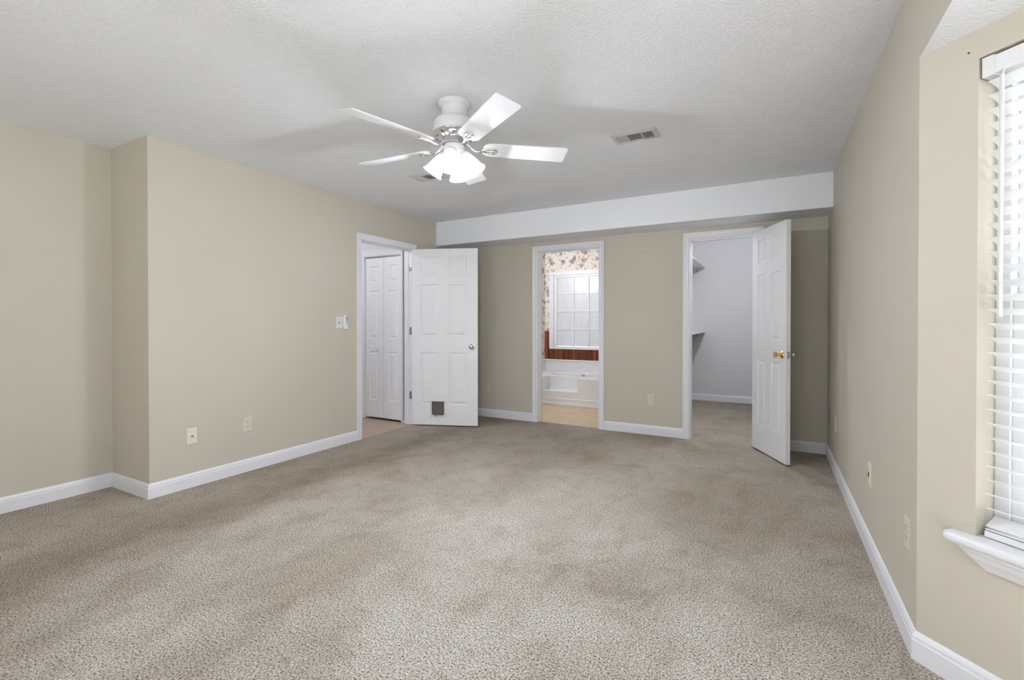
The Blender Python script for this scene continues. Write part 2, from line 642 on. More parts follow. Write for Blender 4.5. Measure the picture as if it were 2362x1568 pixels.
def window_unit(name, x0, x1, z0, z1, y, rows, cols, mat_glass, M_, label):
    """double-hung unit in a local frame: x along the wall, +y outward"""
    def b(*a):
        return MB().box(*a, M_=M_)
    root = empty(name, M_.to_translation())
    inv = Matrix.Translation(-M_.to_translation())
    F = 0.04
    mb = MB()
    for a in ((x0, x0 + F, z0, z1), (x1 - F, x1, z0, z1), (x0 + F, x1 - F, z0, z0 + F), (x0 + F, x1 - F, z1 - F, z1)):
        mb.box(a[0], a[1], y, y + 0.06, a[2], a[3], 0.003, inv @ M_)
    mb.build('window_frame', 'vinyl', root)
    zm = (z0 + z1) / 2
    for k, (a, c) in enumerate(((z0 + F, zm + 0.015), (zm - 0.015, z1 - F))):
        mb = MB()
        yy = y + 0.008 + 0.024 * k
        xa, xb, G = x0 + F, x1 - F, 0.035
        for q in ((xa, xa + G, a, c), (xb - G, xb, a, c), (xa + G, xb - G, a, a + G), (xa + G, xb - G, c - G, c)):
            mb.box(q[0], q[1], yy, yy + 0.022, q[2], q[3], 0.002, inv @ M_)
        for i in range(1, cols):
            xx = xa + G + (xb - xa - 2 * G) * i / cols
            mb.box(xx - 0.008, xx + 0.008, yy + 0.006, yy + 0.016, a + G, c - G, 0, inv @ M_)
        for i in range(1, rows):
            zz = a + G + (c - a - 2 * G) * i / rows
            mb.box(xa + G, xb - G, yy + 0.006, yy + 0.016, zz - 0.008, zz + 0.008, 0, inv @ M_)
        s = mb.build('sash', 'vinyl', root)
        MB().box(xa + G, xb - G, yy + 0.010, yy + 0.012, a + G, c - G, 0, inv @ M_).build('glass_pane', mat_glass, s)
    struct(root, label, 'window')
    return root


Mw = Matrix.Translation((0, YF, 0)) @ Matrix.Rotation(PI, 4, 'Z')
root = empty('window_4_added', ((W0 + W1) / 2, YF, 0))  # unseen window added to let daylight into the room
mb = MB()
hw = (W1 - W0) / 2
for a in ((-hw, -hw + 0.06, WZ0, WZ1), (hw - 0.06, hw, WZ0, WZ1), (-0.035, 0.035, WZ0 + 0.05, WZ1 - 0.05), (-hw + 0.06, hw - 0.06, WZ0, WZ0 + 0.05), (-hw + 0.06, hw - 0.06, WZ1 - 0.05, WZ1)):
    mb.box(a[0], a[1], -0.09, -0.03, a[2], a[3], 0.003)
mb.build('window_frame', 'vinyl', root)
for a, b in ((-hw + 0.061, -0.036), (0.036, hw - 0.061)):
    MB().box(a, b, -0.062, -0.056, WZ0 + 0.051, WZ1 - 0.051).build('glass_pane', 'glass', root)
struct(root, 'two pane patio window added behind the camera to let in fill light', 'window')
portal('sky_portal', ((W0 + W1) / 2, YF - WT - 0.02, (WZ0 + WZ1) / 2), (PI / 2, 0, PI), W1 - W0, WZ1 - WZ0)

# ------------------------------------------------------------------ bay: three walls, three windows
LB = BAYD / S2                # length of an angled bay wall
BZ0, BZ1 = 0.480, 2.014       # window hole
BT = 0.16


def bay_wall(name, M_, L, s0, s1, label):
    mb = MB()
    mb.box(0, s0, 0, BT, 0, ZBAY, 0, M_)
    mb.box(s1, L, 0, BT, 0, ZBAY, 0, M_)
    mb.box(s0, s1, 0, BT, 0, BZ0, 0, M_)
    mb.box(s0, s1, 0, BT, BZ1, ZBAY, 0, M_)
    return struct(mb.build(name, 'wall'), label, 'wall')


MA = Matrix.Translation((XR, YE, 0)) @ Matrix.Rotation(R(-45), 4, 'Z')
MC = Matrix.Translation((XR + BAYD, YE - BAYD, 0)) @ Matrix.Rotation(R(-90), 4, 'Z')
MD = Matrix.Translation((XR + BAYD, YE2 + BAYD, 0)) @ Matrix.Rotation(R(-135), 4, 'Z')
LC = (YE - BAYD) - (YE2 + BAYD)
SA0, SA1 = 0.168, 0.822
bay_wall('wall_bay_far', MA, LB, SA0, SA1, 'angled beige wall of the window bay, carries the blind')
bay_wall('wall_bay_center', MC, LC, 0.60, LC - 0.25, 'long outer wall of the window bay')
bay_wall('wall_bay_near', MD, LB, 0.168, 0.822, 'angled wall of the bay beside the camera')
window_unit('window_1', SA0, SA1, BZ0, BZ1, 0.085, 2, 2, 'glass', MA, 'white double hung window behind the slatted blind')
window_unit('window_2', 0.60, LC - 0.25, BZ0, BZ1, 0.085, 2, 4, 'glass', MC, 'wide window in the outer wall of the bay')
window_unit('window_3', 0.168, 0.822, BZ0, BZ1, 0.085, 2, 2, 'glass', MD, 'narrow window in the near angled wall of the bay')
for Mx, a, b in ((MA, SA0, SA1), (MC, 0.60, LC - 0.25), (MD, 0.168, 0.822)):
    p = Mx @ Vector(((a + b) / 2, BT + 0.03, (BZ0 + BZ1) / 2))
    n = (Mx.to_3x3() @ Vector((0, -1, 0)))
    q = n.to_track_quat('-Z', 'Z').to_euler()
    portal('sky_portal', p, q, b - a, BZ1 - BZ0)

# ------------------------------------------------------------------ rooms beyond the doors
mb = MB()
mb.box(XCL - 0.05, XCL, YB + WT, YCW, 0, H)
struct(mb.build('wall_closet_left', 'white_wall'), 'white left wall of the closet', 'wall')
struct(box('wall_closet_back', 'white_wall', XCL, XR, YCW, YCW + 0.1, 0, H), 'white far wall of the closet', 'wall')
struct(box('wall_closet_right', 'white_wall', XR, XR + WT, YB + WT, YCW + 0.1, 0, H), 'white right wall of the closet', 'wall')
struct(box('wall_closet_front', 'white_wall', XCL, C0 - 0.02, YB + WT, YB + WT + 0.004, 0, H), 'white inner face of the closet door wall', 'wall')
struct(box('wall_bathroom_left', 'paper', XBL - 0.1, XBL, YB + WT, YBW, 0, H), 'floral papered left wall of the bathroom', 'wall')
struct(box('wall_bathroom_right', 'paper', XBR, XCL - 0.05, YB + WT, YBW, 0, H), 'floral papered right wall of the bathroom', 'wall')
BX0, BX1, BWZ0, BWZ1 = -3.205, -2.03, 0.782, 1.985
mb = MB()
mb.box(XBL - 0.1, BX0, YBW, YBW + 0.12, 0, H)
mb.box(BX1, XCL - 0.05, YBW, YBW + 0.12, 0, H)
mb.box(BX0, BX1, YBW, YBW + 0.12, 0, BWZ0)
mb.box(BX0, BX1, YBW, YBW + 0.12, BWZ1, H)
struct(mb.build('wall_bathroom_back', 'paper'), 'cream bathroom wall papered with grey and brown flowers', 'wall')
# bathroom window
root = empty('window_6', (0, YBW, 0))
mb = MB()
for a in ((BX0, BX0 + 0.058, BWZ0, BWZ1), (BX1 - 0.032, BX1, BWZ0, BWZ1), (BX0 + 0.058, BX1 - 0.032, BWZ0, BWZ0 + 0.015), (BX0 + 0.058, BX1 - 0.032, BWZ1 - 0.034, BWZ1)):
    mb.box(a[0], a[1], 0.0, 0.07, a[2], a[3], 0.004)
mb.build('window_frame', 'vinyl', root)
mb = MB()
for x in (-2.858, -2.596, -2.334):
    mb.box(x - 0.010, x + 0.010, 0.006, 0.022, BWZ0 + 0.015, BWZ1 - 0.034, 0.002)
for z in (1.086, 1.382, 1.679):
    mb.box(BX0 + 0.058, BX1 - 0.032, 0.0075, 0.0205, z - 0.010, z + 0.010, 0.002)
mb.build('muntin_grid', 'vinyl', root)
MB().box(BX0 + 0.03, BX1 - 0.03, 0.022, 0.027, BWZ0 + 0.02, BWZ1 - 0.03).build('glass_pane', 'obscure', root)
mb = MB()
for a in ((BX0 - 0.080, BX0, BWZ0 - 0.03, BWZ1 + 0.068), (BX1, BX1 + 0.080, BWZ0 - 0.03, BWZ1 + 0.068), (BX0, BX1, BWZ1, BWZ1 + 0.068), (BX0, BX1, BWZ0 - 0.03, BWZ0)):
    mb.box(a[0], a[1], -0.018, 0.0, a[2], a[3], 0.004)
mb.build('window_trim', 'trim', root)
struct(root, 'white gridded window of frosted glass above the bathtub', 'window')
portal('sky_portal', ((BX0 + BX1) / 2, YBW + 0.15, (BWZ0 + BWZ1) / 2), (PI / 2, 0, 0), BX1 - BX0, BWZ1 - BWZ0)
# hall
mb = MB()
mb.box(-6.0, -4.455, YH, YH + 0.1, 0, H)
mb.box(-4.455, -3.845, YH, YH + 0.1, 2.005, H)
mb.box(-3.845, -3.816, YH, YH + 0.1, 0, H)
mb.box(-3.803, XL - WT, YH, YH + 0.1, 0, H)
mb.box(-3.816, -3.803, YH, YH + 0.1, 2.09, H)
mb.box(-3.816, -3.803, YH, YH + 0.1, 0, 0.03)
struct(mb.build('wall_hall_back', 'white_wall'), 'white hall wall above the folding doors', 'wall')
struct(box('wall_hall_gap_shade', 'black', -3.8155, -3.8035, YH + 0.004, YH + 0.012, 0.031, 2.089), 'thin black strip standing in for shade in the gap beside the folding door frame', 'gap')  # black strip set in the slit to paint its shade
struct(box('wall_hall_left', 'white_wall', -6.1, -6.0, 2.1, YH + 0.1, 0, H), 'white end wall of the hall', 'wall')
struct(box('wall_hall_front', 'white_wall', -6.0, XL - WT, 2.1, 2.2, 0, H), 'white near wall of the hall', 'wall')
mb = MB()
mb.box(-4.56, -3.785, YH + 0.3, YH + 0.34, 0, H)
mb.box(-4.56, -4.52, YH + 0.1, YH + 0.3, 0, H)
mb.box(-3.825, -3.785, YH + 0.1, YH + 0.3, 0, H)
struct(mb.build('wall_hall_closet', 'black'), 'inside of the hall closet, coloured black in place of shade', 'wall')  # black walls stand in for the unlit closet


# ------------------------------------------------------------------ baseboards
BPROF = [(0, 0), (0.014, 0), (0.014, 0.070), (0.0115, 0.074), (0.0115, 0.084), (0.008, 0.092), (0.004, 0.098), (0, 0.100)]


def baseboard(path, names, labels, mat='trim', prof=BPROF):
    """mitred run; the room lies to the right of the direction of travel; one object per segment"""
    P = [Vector(p) for p in path]
    n = len(P)
    dirs = [(P[i + 1] - P[i]).normalized() for i in range(n - 1)]
    nor = [Vector((d.y, -d.x)) for d in dirs]
    off = []
    for i in range(n):
        if i == 0:
            off.append(nor[0])
        elif i == n - 1:
            off.append(nor[-1])
        else:
            b = (nor[i - 1] + nor[i]).normalized()
            off.append(b / b.dot(nor[i]))
    for i in range(n - 1):
        rings = []
        for j in (i, i + 1):
            rings.append([(P[j].x + off[j].x * t, P[j].y + off[j].y * t, z) for t, z in prof])
        struct(MB().loft(rings).build(names[i], mat), labels[i], 'baseboard')


baseboard([(XL2, YF), (XL2, YJ), (XL, YJ), (XL, 3.412)], ['baseboard_left_recess', 'baseboard_left_return', 'baseboard_left'],
          ['white baseboard along the recessed wall at far left', 'short white baseboard on the wall return', 'white baseboard on the left wall before the hall doorway'])
baseboard([(XL, 4.308), (XL, YB), (-2.502, YB)], ['baseboard_left_corner', 'baseboard_back_left'],
          ['white baseboard behind the open hall door', 'white baseboard between the corner and the bathroom doorway'])
baseboard([(-1.618, YB), (-0.786, YB)], ['baseboard_back'], ['white baseboard between the bathroom and closet doorways'])
bp = [(-0.054, YB), (XR, YB), (XR, YE), (XR + BAYD, YE - BAYD), (XR + BAYD, YE2 + BAYD), (XR, YE2), (XR, YF)]
baseboard(bp, ['baseboard_back_right', 'baseboard_right', 'baseboard_bay_far', 'baseboard_bay_center', 'baseboard_bay_near', 'baseboard_right_near'],
          ['white baseboard in the corner behind the closet door', 'long white baseboard along the right wall', 'white baseboard under the blind in the bay',
           'white baseboard on the outer bay wall', 'white baseboard on the near bay wall', 'white baseboard on the right wall beside the camera'])
baseboard([(XR, YF), (W1 + 0.01, YF)], ['baseboard_front'], ['white baseboard behind the camera'])
baseboard([(XCL, YB + WT + 0.01), (XCL, YCW), (XR, YCW), (XR, YB + WT + 0.01)], ['baseboard_closet_left', 'baseboard_closet_back', 'baseboard_closet_right'],
          ['white baseboard on the closet left wall', 'white baseboard on the far wall of the closet', 'white baseboard on the closet right wall'])

# ------------------------------------------------------------------ door casings and jambs
CPROF = [(0, 0), (0, 0.010), (0.008, 0.014), (0.020, 0.013), (0.042, 0.016), (0.050, 0.019), (0.057, 0.019), (0.057, 0)]


def doorway(name, f, a0, a1, z1, depth, label, rev=0.005, back=True, ws=1.0, wt=1.0):
    """casing swept up, over and down an opening; f(a, t, z): a along wall, t out of the wall toward the room"""
    root = empty(name, f((a0 + a1) / 2, 0, 0))
    inv = Vector(root.location)
    g = lambda a, t, z: Vector(f(a, t, z)) - inv
    i0, i1, iz = a0 - rev, a1 + rev, z1 + rev

    def run(t0, sgn, nm):
        rings = [[g(i0 - w * ws, t0 + sgn * t, 0) for w, t in CPROF], [g(i0 - w * ws, t0 + sgn * t, iz + w * wt) for w, t in CPROF],
                 [g(i1 + w * ws, t0 + sgn * t, iz + w * wt) for w, t in CPROF], [g(i1 + w * ws, t0 + sgn * t, 0) for w, t in CPROF]]
        MB().loft(rings).build(nm, 'trim', root)
    run(0, 1, 'casing')
    if back:
        run(-depth, -1, 'casing')
    mb = MB()
    J = 0.004
    for a, b, c, d in ((a0 - rev - 0.002, a0 + J, 0, z1), (a1 - J, a1 + rev + 0.002, 0, z1), (a0 - rev - 0.002, a1 + rev + 0.002, z1 - J, z1 + rev + 0.002)):
        p = [g(a, 0.002, c), g(b, 0.002, c), g(b, 0.002, d), g(a, 0.002, d)]
        q = [g(a, -depth - 0.002, c), g(b, -depth - 0.002, c), g(b, -depth - 0.002, d), g(a, -depth - 0.002, d)]
        mb.loft([p, q])
    mb.build('jamb', 'trim', root)
    mb = MB()
    for a, b, c, d in ((a0 + J, a0 + 0.014, 0, z1 - J), (a1 - 0.014, a1 - J, 0, z1 - J), (a0 + 0.014, a1 - 0.014, z1 - 0.014, z1 - J)):
        p = [g(a, -0.045, c), g(b, -0.045, c), g(b, -0.045, d), g(a, -0.045, d)]
        q = [g(a, -0.080, c), g(b, -0.080, c), g(b, -0.080, d), g(a, -0.080, d)]
        mb.loft([p, q])
    mb.build('door_stop', 'trim', root)
    struct(root, label, 'door frame')
    return root


t1 = doorway('trim_1', lambda a, t, z: (XL + t, a, z), E0, E1, DZ, WT, 'white door frame of the hall doorway in the left wall', back=False)
for z in (0.344, 1.094, 1.834):
    MB().box(-0.036, 0.002, 0.0, 0.0016, -0.044, 0.044, 0.0005).tube([(0.004, -0.004, -0.046), (0.004, -0.004, 0.046)], 0.0055, 10).build('hinge', 'steel', t1, 40, loc=(0, E1 - 0.006 - (E0 + E1) / 2, z))
t2 = doorway('trim_2', lambda a, t, z: (a, YB - t, z), B0, B1, DZ, WT, 'white door frame of the bathroom doorway')
t3 = doorway('trim_3', lambda a, t, z: (a, YB - t, z), C0, C1, DZ, WT, 'white door frame of the closet doorway')
# strike plates
MB().box(0.0045, 0.006, -0.030, -0.002, -0.028, 0.028, 0.0005).build('strike_plate', 'nickel', t3, loc=(C0 - (C0 + C1) / 2, 0.06, 0.90))
MB().box(0.0045, 0.006, -0.030, -0.002, -0.028, 0.028, 0.0005).build('strike_plate', 'brass', t2, loc=(B0 - (B0 + B1) / 2, 0.10, 0.93))


# ------------------------------------------------------------------ doors
def panel_face(mb, xs, zs, y, sg):
    """one moulded face: odd cells become raised panels; sg = outward direction along y"""
    RINGS = [(0, 0), (0.003, 0.0070), (0.012, 0.0100), (0.018, 0.0095), (0.036, 0.0022), (0.040, 0.0018)]
    for i in range(len(xs) - 1):
        for j in range(len(zs) - 1):
            x0, x1, z0, z1 = xs[i], xs[i + 1], zs[j], zs[j + 1]
            if i % 2 and j % 2:
                rings = [[(x0 + w, y - sg * d, z0 + w), (x1 - w, y - sg * d, z0 + w), (x1 - w, y - sg * d, z1 - w), (x0 + w, y - sg * d, z1 - w)] for w, d in RINGS]
                mb.loft(rings, True, False)
                mb.face(rings[-1])
            else:
                mb.face([(x0, y, z0), (x1, y, z0), (x1, y, z1), (x0, y, z1)])


def door_leaf(W, Hd, T, xs, zs):
    mb = MB()
    panel_face(mb, xs, zs, 0, -1)
    panel_face(mb, xs, zs, T, 1)
    mb.face([(0, 0, 0), (0, T, 0), (0, T, Hd), (0, 0, Hd)])
    mb.face([(W, 0, 0), (W, T, 0), (W, T, Hd), (W, 0, Hd)])
    mb.face([(0, 0, 0), (W, 0, 0), (W, T, 0), (0, T, 0)])
    mb.face([(0, 0, Hd), (W, 0, Hd), (W, T, Hd), (0, T, Hd)])
    return mb


ZP = [0, 0.235, 0.832, 1.018, 1.614, 1.723, 1.932, 2.022]
KNOB = [(0.030, 0), (0.032, 0.003), (0.030, 0.008), (0.014, 0.012), (0.011, 0.020), (0.012, 0.028), (0.022, 0.036), (0.027, 0.046), (0.0275, 0.052), (0.024, 0.060), (0.015, 0.065), (0.004, 0.066)]
FLARED = [(0.031, 0), (0.032, 0.003), (0.028, 0.010), (0.018, 0.013), (0.012, 0.018), (0.011, 0.028), (0.016, 0.038), (0.024, 0.050), (0.026, 0.058), (0.025, 0.062), (0.018, 0.064), (0.004, 0.063)]


def knob(parent, x, z, y, sg, mat, prof):
    Mk = Matrix.Translation((x, y, z)) @ Matrix.Rotation(R(90) * (1 if sg < 0 else -1), 4, 'X')
    return MB().lathe(prof, 28, Mk).build('door_knob', mat, parent, 40)


def hinges(parent, T, y, mat='steel'):
    for z in (0.33, 1.08, 1.82):
        MB().box(-0.004, -0.0005, 0.004, T - 0.002, z - 0.044, z + 0.044, 0.0005).tube([(-0.006, y, z - 0.046), (-0.006, y, z + 0.046)], 0.006, 10).build('hinge', mat, parent, 40)


# hall door, hinged at the far jamb of the left doorway; local +x runs away from the hinge, local y=0 is the face the camera sees
WE = 0.775
a = R(21.0)
root = empty('door_1', (-3.637, 4.212, 0.014), a)
s = WE / 0.775
door_leaf(WE, 2.022, 0.035, [0, 0.106, 0.323, 0.434, 0.650, WE], ZP).build('door_leaf', 'door', root)
part_label(knob(root, WE - 0.062, 0.905, 0, -1, 'nickel', KNOB), 'satin nickel round knob')
knob(root, WE - 0.062, 0.905, 0.035, 1, 'nickel', KNOB)
MB().box(WE, WE + 0.001, 0.006, 0.029, 0.877, 0.933).box(WE, WE + 0.007, 0.011, 0.024, 0.893, 0.917, 0.002).build('latch_plate', 'nickel', root)
hinges(root, 0.035, 0.042)
# pet door in the hall door
pr = MB()
px0, px1, pz0, pz1 = 0.215, 0.410, 0.098, 0.290
fx0, fx1, fz0, fz1 = 0.240, 0.388, 0.112, 0.273


def rrect(x0, x1, z0, z1, rb, rt, n=6):
    o = []
    for cx, cz, r, a0 in ((x1 - rb, z0 + rb, rb, -90), (x1 - rt, z1 - rt, rt, 0), (x0 + rt, z1 - rt, rt, 90), (x0 + rb, z0 + rb, rb, 180)):
        for i in range(n + 1):
            t = R(a0 + 90 * i / n)
            o.append((cx + r * math.cos(t), cz + r * math.sin(t)))
    return o


outer, inner = rrect(px0, px1, pz0, pz1, 0.008, 0.008), rrect(fx0, fx1, fz0, fz1, 0.026, 0.003)
pr.loft([[(x, 0.0, z) for x, z in outer], [(x, -0.010, z) for x, z in outer], [(x, -0.012, z) for x, z in rrect(px0 + 0.004, px1 - 0.004, pz0 + 0.004, pz1 - 0.004, 0.006, 0.006)],
         [(x, -0.012, z) for x, z in inner], [(x, 0.0, z) for x, z in inner]], True, False)
pet = pr.build('pet_door', 'white_plastic', root, 50)
part_label(pet, 'small white framed pet door at the foot of the door')
fl = rrect(fx0 + 0.003, fx1 - 0.003, fz0 + 0.003, fz1 - 0.002, 0.024, 0.003)
MB().prism(fl, lambda x, z, t: (x, t, z), -0.001, -0.004).build('flap', 'flap', pet)
mb = MB()
mb.prism(rrect(fx0 - 0.001, fx1 + 0.001, fz0 - 0.001, fz1 + 0.001, 0.025, 0.003), lambda x, z, t: (x, t, z), 0.0, -0.0012)
mb.build('flap_seal', 'black', pet)
for x in (px0 + 0.012, px1 - 0.012):
    for z in (pz0 + 0.012, pz1 - 0.012):
        MB().lathe([(0.004, 0), (0.004, 0.0012), (0.002, 0.002)], 12, Matrix.Translation((x, -0.012, z)) @ Matrix.Rotation(R(90), 4, 'X')).build('screw', 'vent_dark', pet)
MB().box(0.292, 0.304, -0.016, -0.012, 0.100, 0.110, 0.001).build('flap_lock', 'black', pet)
struct(root, 'open white six panel door with a small pet door, beside the hall doorway', 'door')

# closet door, hinged at the right jamb
WC = 0.602
root = empty('door_2', (-0.150, 5.020, 0.014), R(-64.0))
# local y = 0 is the hidden right face... the visible face looks to local -y
door_leaf(WC, 2.022, 0.035, [0, 0.100, 0.247, 0.355, 0.502, WC], ZP).build('door_leaf', 'door', root)
part_label(knob(root, WC - 0.060, 0.905, 0, -1, 'brass', FLARED), 'polished brass knob on the side facing the room')
part_label(knob(root, WC - 0.060, 0.905, 0.035, 1, 'nickel', KNOB), 'dull nickel knob on the shaded side')
MB().box(WC, WC + 0.001, 0.006, 0.029, 0.876, 0.934).box(WC, WC + 0.008, 0.011, 0.024, 0.893, 0.917, 0.002).build('latch_plate', 'nickel', root)
hinges(root, 0.035, 0.042, 'brass')
struct(root, 'white six panel door swung open from the closet doorway', 'door')

# folding hall closet doors (one bifold pair) with their casing
root = empty('door_3', (-4.440, YH + 0.012, 0.0))
LW = 0.2925
for k in range(2):
    lf = door_leaf(LW, 1.965, 0.030, [0, 0.062, LW - 0.085, LW] if k == 0 else [0, 0.085, LW - 0.062, LW], [0, 0.215, 0.812, 0.975, 1.560, 1.665, 1.865, 1.965]).build('door_leaf', 'door', root, loc=(k * (LW + 0.004), 0, 0.022))
    if k == 0:
        MB().lathe([(0.010, 0), (0.009, 0.008), (0.016, 0.016), (0.018, 0.022), (0.014, 0.028), (0.003, 0.030)], 20, Matrix.Translation((0.205, 0, 0.855)) @ Matrix.Rotation(R(90), 4, 'X')).build('door_knob', 'door', lf, 40)
MB().box(-0.012, 0.595, 0.005, 0.030, 1.992, 2.004).build('top_track', 'steel', root)
struct(root, 'white folding closet doors seen through the hall doorway', 'door')
doorway('trim_4', lambda a, t, z: (a, YH - t, z), -4.450, -3.850, 2.005, 0.1, 'white door frame around the folding hall doors', rev=0.002, back=False, ws=0.56, wt=1.4)

# ------------------------------------------------------------------ bay window sill and blind
root = empty('trim_5', (XR, YE, 0), R(-45))
f3 = lambda s_, y, z: (s_, y, z)
sx0, sx1 = 0.100, 0.890
TOP = 0.508
# stool: rounded nose and rounded horns
prof = [(0.06, TOP - 0.030), (-0.040, TOP - 0.030), (-0.048, TOP - 0.026), (-0.052, TOP - 0.015), (-0.048, TOP - 0.004), (-0.040, TOP), (0.06, TOP)]
nose = []
for i in range(9):
    t = R(-90 + 180 * i / 8)
    nose.append((t, 0))
ring = []
mb = MB()
outline = [(sx0, -0.001)]
for i in range(7):
    t = R(180 + 90 * i / 6)
    outline.append((sx0 + 0.022 + 0.022 * math.cos(t), -0.030 + 0.022 * math.sin(t)))
for i in range(7):
    t = R(270 + 90 * i / 6)
    outline.append((sx1 - 0.022 + 0.022 * math.cos(t), -0.030 + 0.022 * math.sin(t)))
outline += [(sx1, -0.001), (SA1 - 0.001, -0.001), (SA1 - 0.001, 0.084), (SA0 + 0.001, 0.084), (SA0 + 0.001, -0.001)]
cx, cy = 0.5, 0.02


def inset(o, d):
    r = []
    for x, y in o:
        if y < -0.0005 or x <= sx0 + 1e-6 or x >= sx1 - 1e-6:
            r.append((x + d * (1 if x < 0.3 else (-1 if x > 0.7 else 0)) * (1 if (x < sx0 + 0.03 or x > sx1 - 0.03) else 0), y + (d if y < -0.02 else 0)))
        else:
            r.append((x, y))
    return r


rings = []
for d, z in ((0.010, TOP - 0.032), (0.003, TOP - 0.028), (0.0, TOP - 0.020), (0.0, TOP - 0.012), (0.003, TOP - 0.004), (0.010, TOP)):
    rings.append([(x, y, z) for x, y in inset(outline, d)])
mb.loft(rings)
mb.build('stool', 'trim', root, 50)
# apron with a cove profile, its end cut on a slope
AP = [(0.0, TOP - 0.032), (-0.040, TOP - 0.032), (-0.040, TOP - 0.040), (-0.034, TOP - 0.048), (-0.028, TOP - 0.062), (-0.018, TOP - 0.078), (-0.014, TOP - 0.086), (-0.010, TOP - 0.094), (0.0, TOP - 0.096)]
a0, a1 = [], []
for y, z in AP:
    cut = (TOP - 0.032 - z) * 0.55
    a0.append((0.146 + cut + (0.040 + y) * 0.6, y, z))
    a1.append((0.844 - cut - (0.040 + y) * 0.6, y, z))
MB().loft([a0, a1]).build('apron', 'trim', root)
struct(root, 'white moulded window sill below the blind', 'window sill')

blind = empty('window_blind', (XR, YE, 0), R(-45))
b0, b1 = SA0 + 0.010, SA1 - 0.010
SY = 0.040                    # slats centred inside the recess
mb = MB()
mb.box(b0, b1, 0.004, 0.062, 1.950, 2.006, 0.002)
mb.build('head_rail', 'slat', blind)
MB().box(b0 - 0.003, b0 + 0.028, 0.001, 0.064, 1.947, 2.009, 0.002).build('rail_bracket', 'white_plastic', blind)
MB().box(b1 - 0.028, b1 + 0.003, 0.001, 0.064, 1.947, 2.009, 0.002).build('rail_bracket', 'white_plastic', blind)
mb = MB()
TILT = R(19)
zt = 1.928
k = 0
while zt - k * 0.0445 > 0.585:
    z = zt - k * 0.0445
    up, dn = [], []
    for i in range(5):
        u = (i / 4 - 0.5)
        crown = 0.0022 * (1 - 4 * u * u)
        y, h = u * 0.0508, crown
        y2, z2 = y * math.cos(TILT) + h * math.sin(TILT), -y * math.sin(TILT) + h * math.cos(TILT)
        up.append((SY + y2, z + z2 + 0.0013))
        dn.append((SY + y2, z + z2 - 0.0013))
    mb.prism(up + dn[::-1], lambda y, zz, t: (t, y, zz), b0 + 0.006, b1 - 0.006)
    k += 1
mb.build('slats', 'slat', blind)
mb = MB()                     # last slats lying on the bottom rail
for zz, tl in ((0.556, 30), (0.5365, 4)):
    mb.box(b0 + 0.006, b1 - 0.006, -0.0254, 0.0254, -0.0016, 0.0016, 0, Matrix.Translation((0, SY, zz)) @ Matrix.Rotation(R(tl), 4, 'X'))
mb.build('gathered_slats', 'slat', blind)
MB().box(b0 + 0.004, b1 - 0.004, SY - 0.027, SY + 0.027, 0.510, 0.530, 0.003).build('bottom_rail', 'slat', blind)
for s_ in (b0 + 0.11, (b0 + b1) / 2, b1 - 0.11):
    mb = MB()
    for y in (SY - 0.027, SY + 0.027):
        mb.tube([(s_, y, 1.950), (s_, y, 0.53)], 0.0011, 6)
    mb.tube([(s_ + 0.012, SY, 1.950), (s_ + 0.012, SY, 0.53)], 0.0009, 6)
    mb.build('ladder_cord', 'cord', blind)
mb = MB()
mb.tube([(b0 + 0.050, -0.004, 1.935), (b0 + 0.050, -0.006, 1.20)], 0.0055, 6)
mb.tube([(b0 + 0.050, 0.006, 1.952), (b0 + 0.050, -0.004, 1.930)], 0.003, 6)
wand = mb.build('wand', 'white_plastic', blind)
tag(blind, 'white slatted window blind hanging above the moulded sill at right', 'window blind')

# ------------------------------------------------------------------ ceiling fan
FX, FY = -1.590, 2.207
fan = empty('ceiling_fan', (FX, FY, H))
z_ = lambda z: z - H
MB().lathe([(0.092, z_(2.4395)), (0.092, z_(2.425)), (0.088, z_(2.418)), (0.078, z_(2.412)), (0.073, z_(2.404)), (0.073, z_(2.385)), (0.069, z_(2.368)), (0.060, z_(2.356)), (0.055, z_(2.345)), (0.05, z_(2.338))], 48).build('canopy', 'fan_white', fan, 40)
MB().lathe([(0.045, z_(2.352)), (0.085, z_(2.348)), (0.108, z_(2.338)), (0.118, z_(2.322)), (0.120, z_(2.300)), (0.120, z_(2.268)), (0.116, z_(2.262)), (0.05, z_(2.262))], 56).build('motor_housing', 'fan_white', fan, 40)
band = MB().lathe([(0.121, z_(2.266)), (0.122, z_(2.260)), (0.119, z_(2.254)), (0.108, z_(2.244)), (0.094, z_(2.236)), (0.082, z_(2.232)), (0.078, z_(2.228)), (0.03, z_(2.228))], 56).build('motor_band', 'chrome', fan, 35)
part_label(band, 'polished chrome band under the white motor housing')
for i in range(10):
    t = 2 * PI * (i + 0.5) / 10
    MB().box(-0.010, 0.010, -0.004, 0.004, -0.0012, 0.0012, 0, Matrix.Translation((0.101 * math.cos(t), 0.101 * math.sin(t), z_(2.2395))) @ Matrix.Rotation(t + PI / 2, 4, 'Z') @ Matrix.Rotation(R(30), 4, 'X')).build('vent_slot', 'slot', band)
MB().lathe([(0.070, z_(2.230)), (0.072, z_(2.222)), (0.072, z_(2.206)), (0.066, z_(2.200)), (0.02, z_(2.200))], 40).build('flywheel', 'vent_dark', fan, 40)
MB().lathe([(0.050, z_(2.204)), (0.058, z_(2.198)), (0.062, z_(2.188)), (0.062, z_(2.160)), (0.058, z_(2.150)), (0.050, z_(2.142)), (0.036, z_(2.132)), (0.02, z_(2.128))], 48).build('switch_housing', 'fan_white', fan, 40)
BR, BZ = 0.660, z_(2.186)
PITCH = R(-13.5)
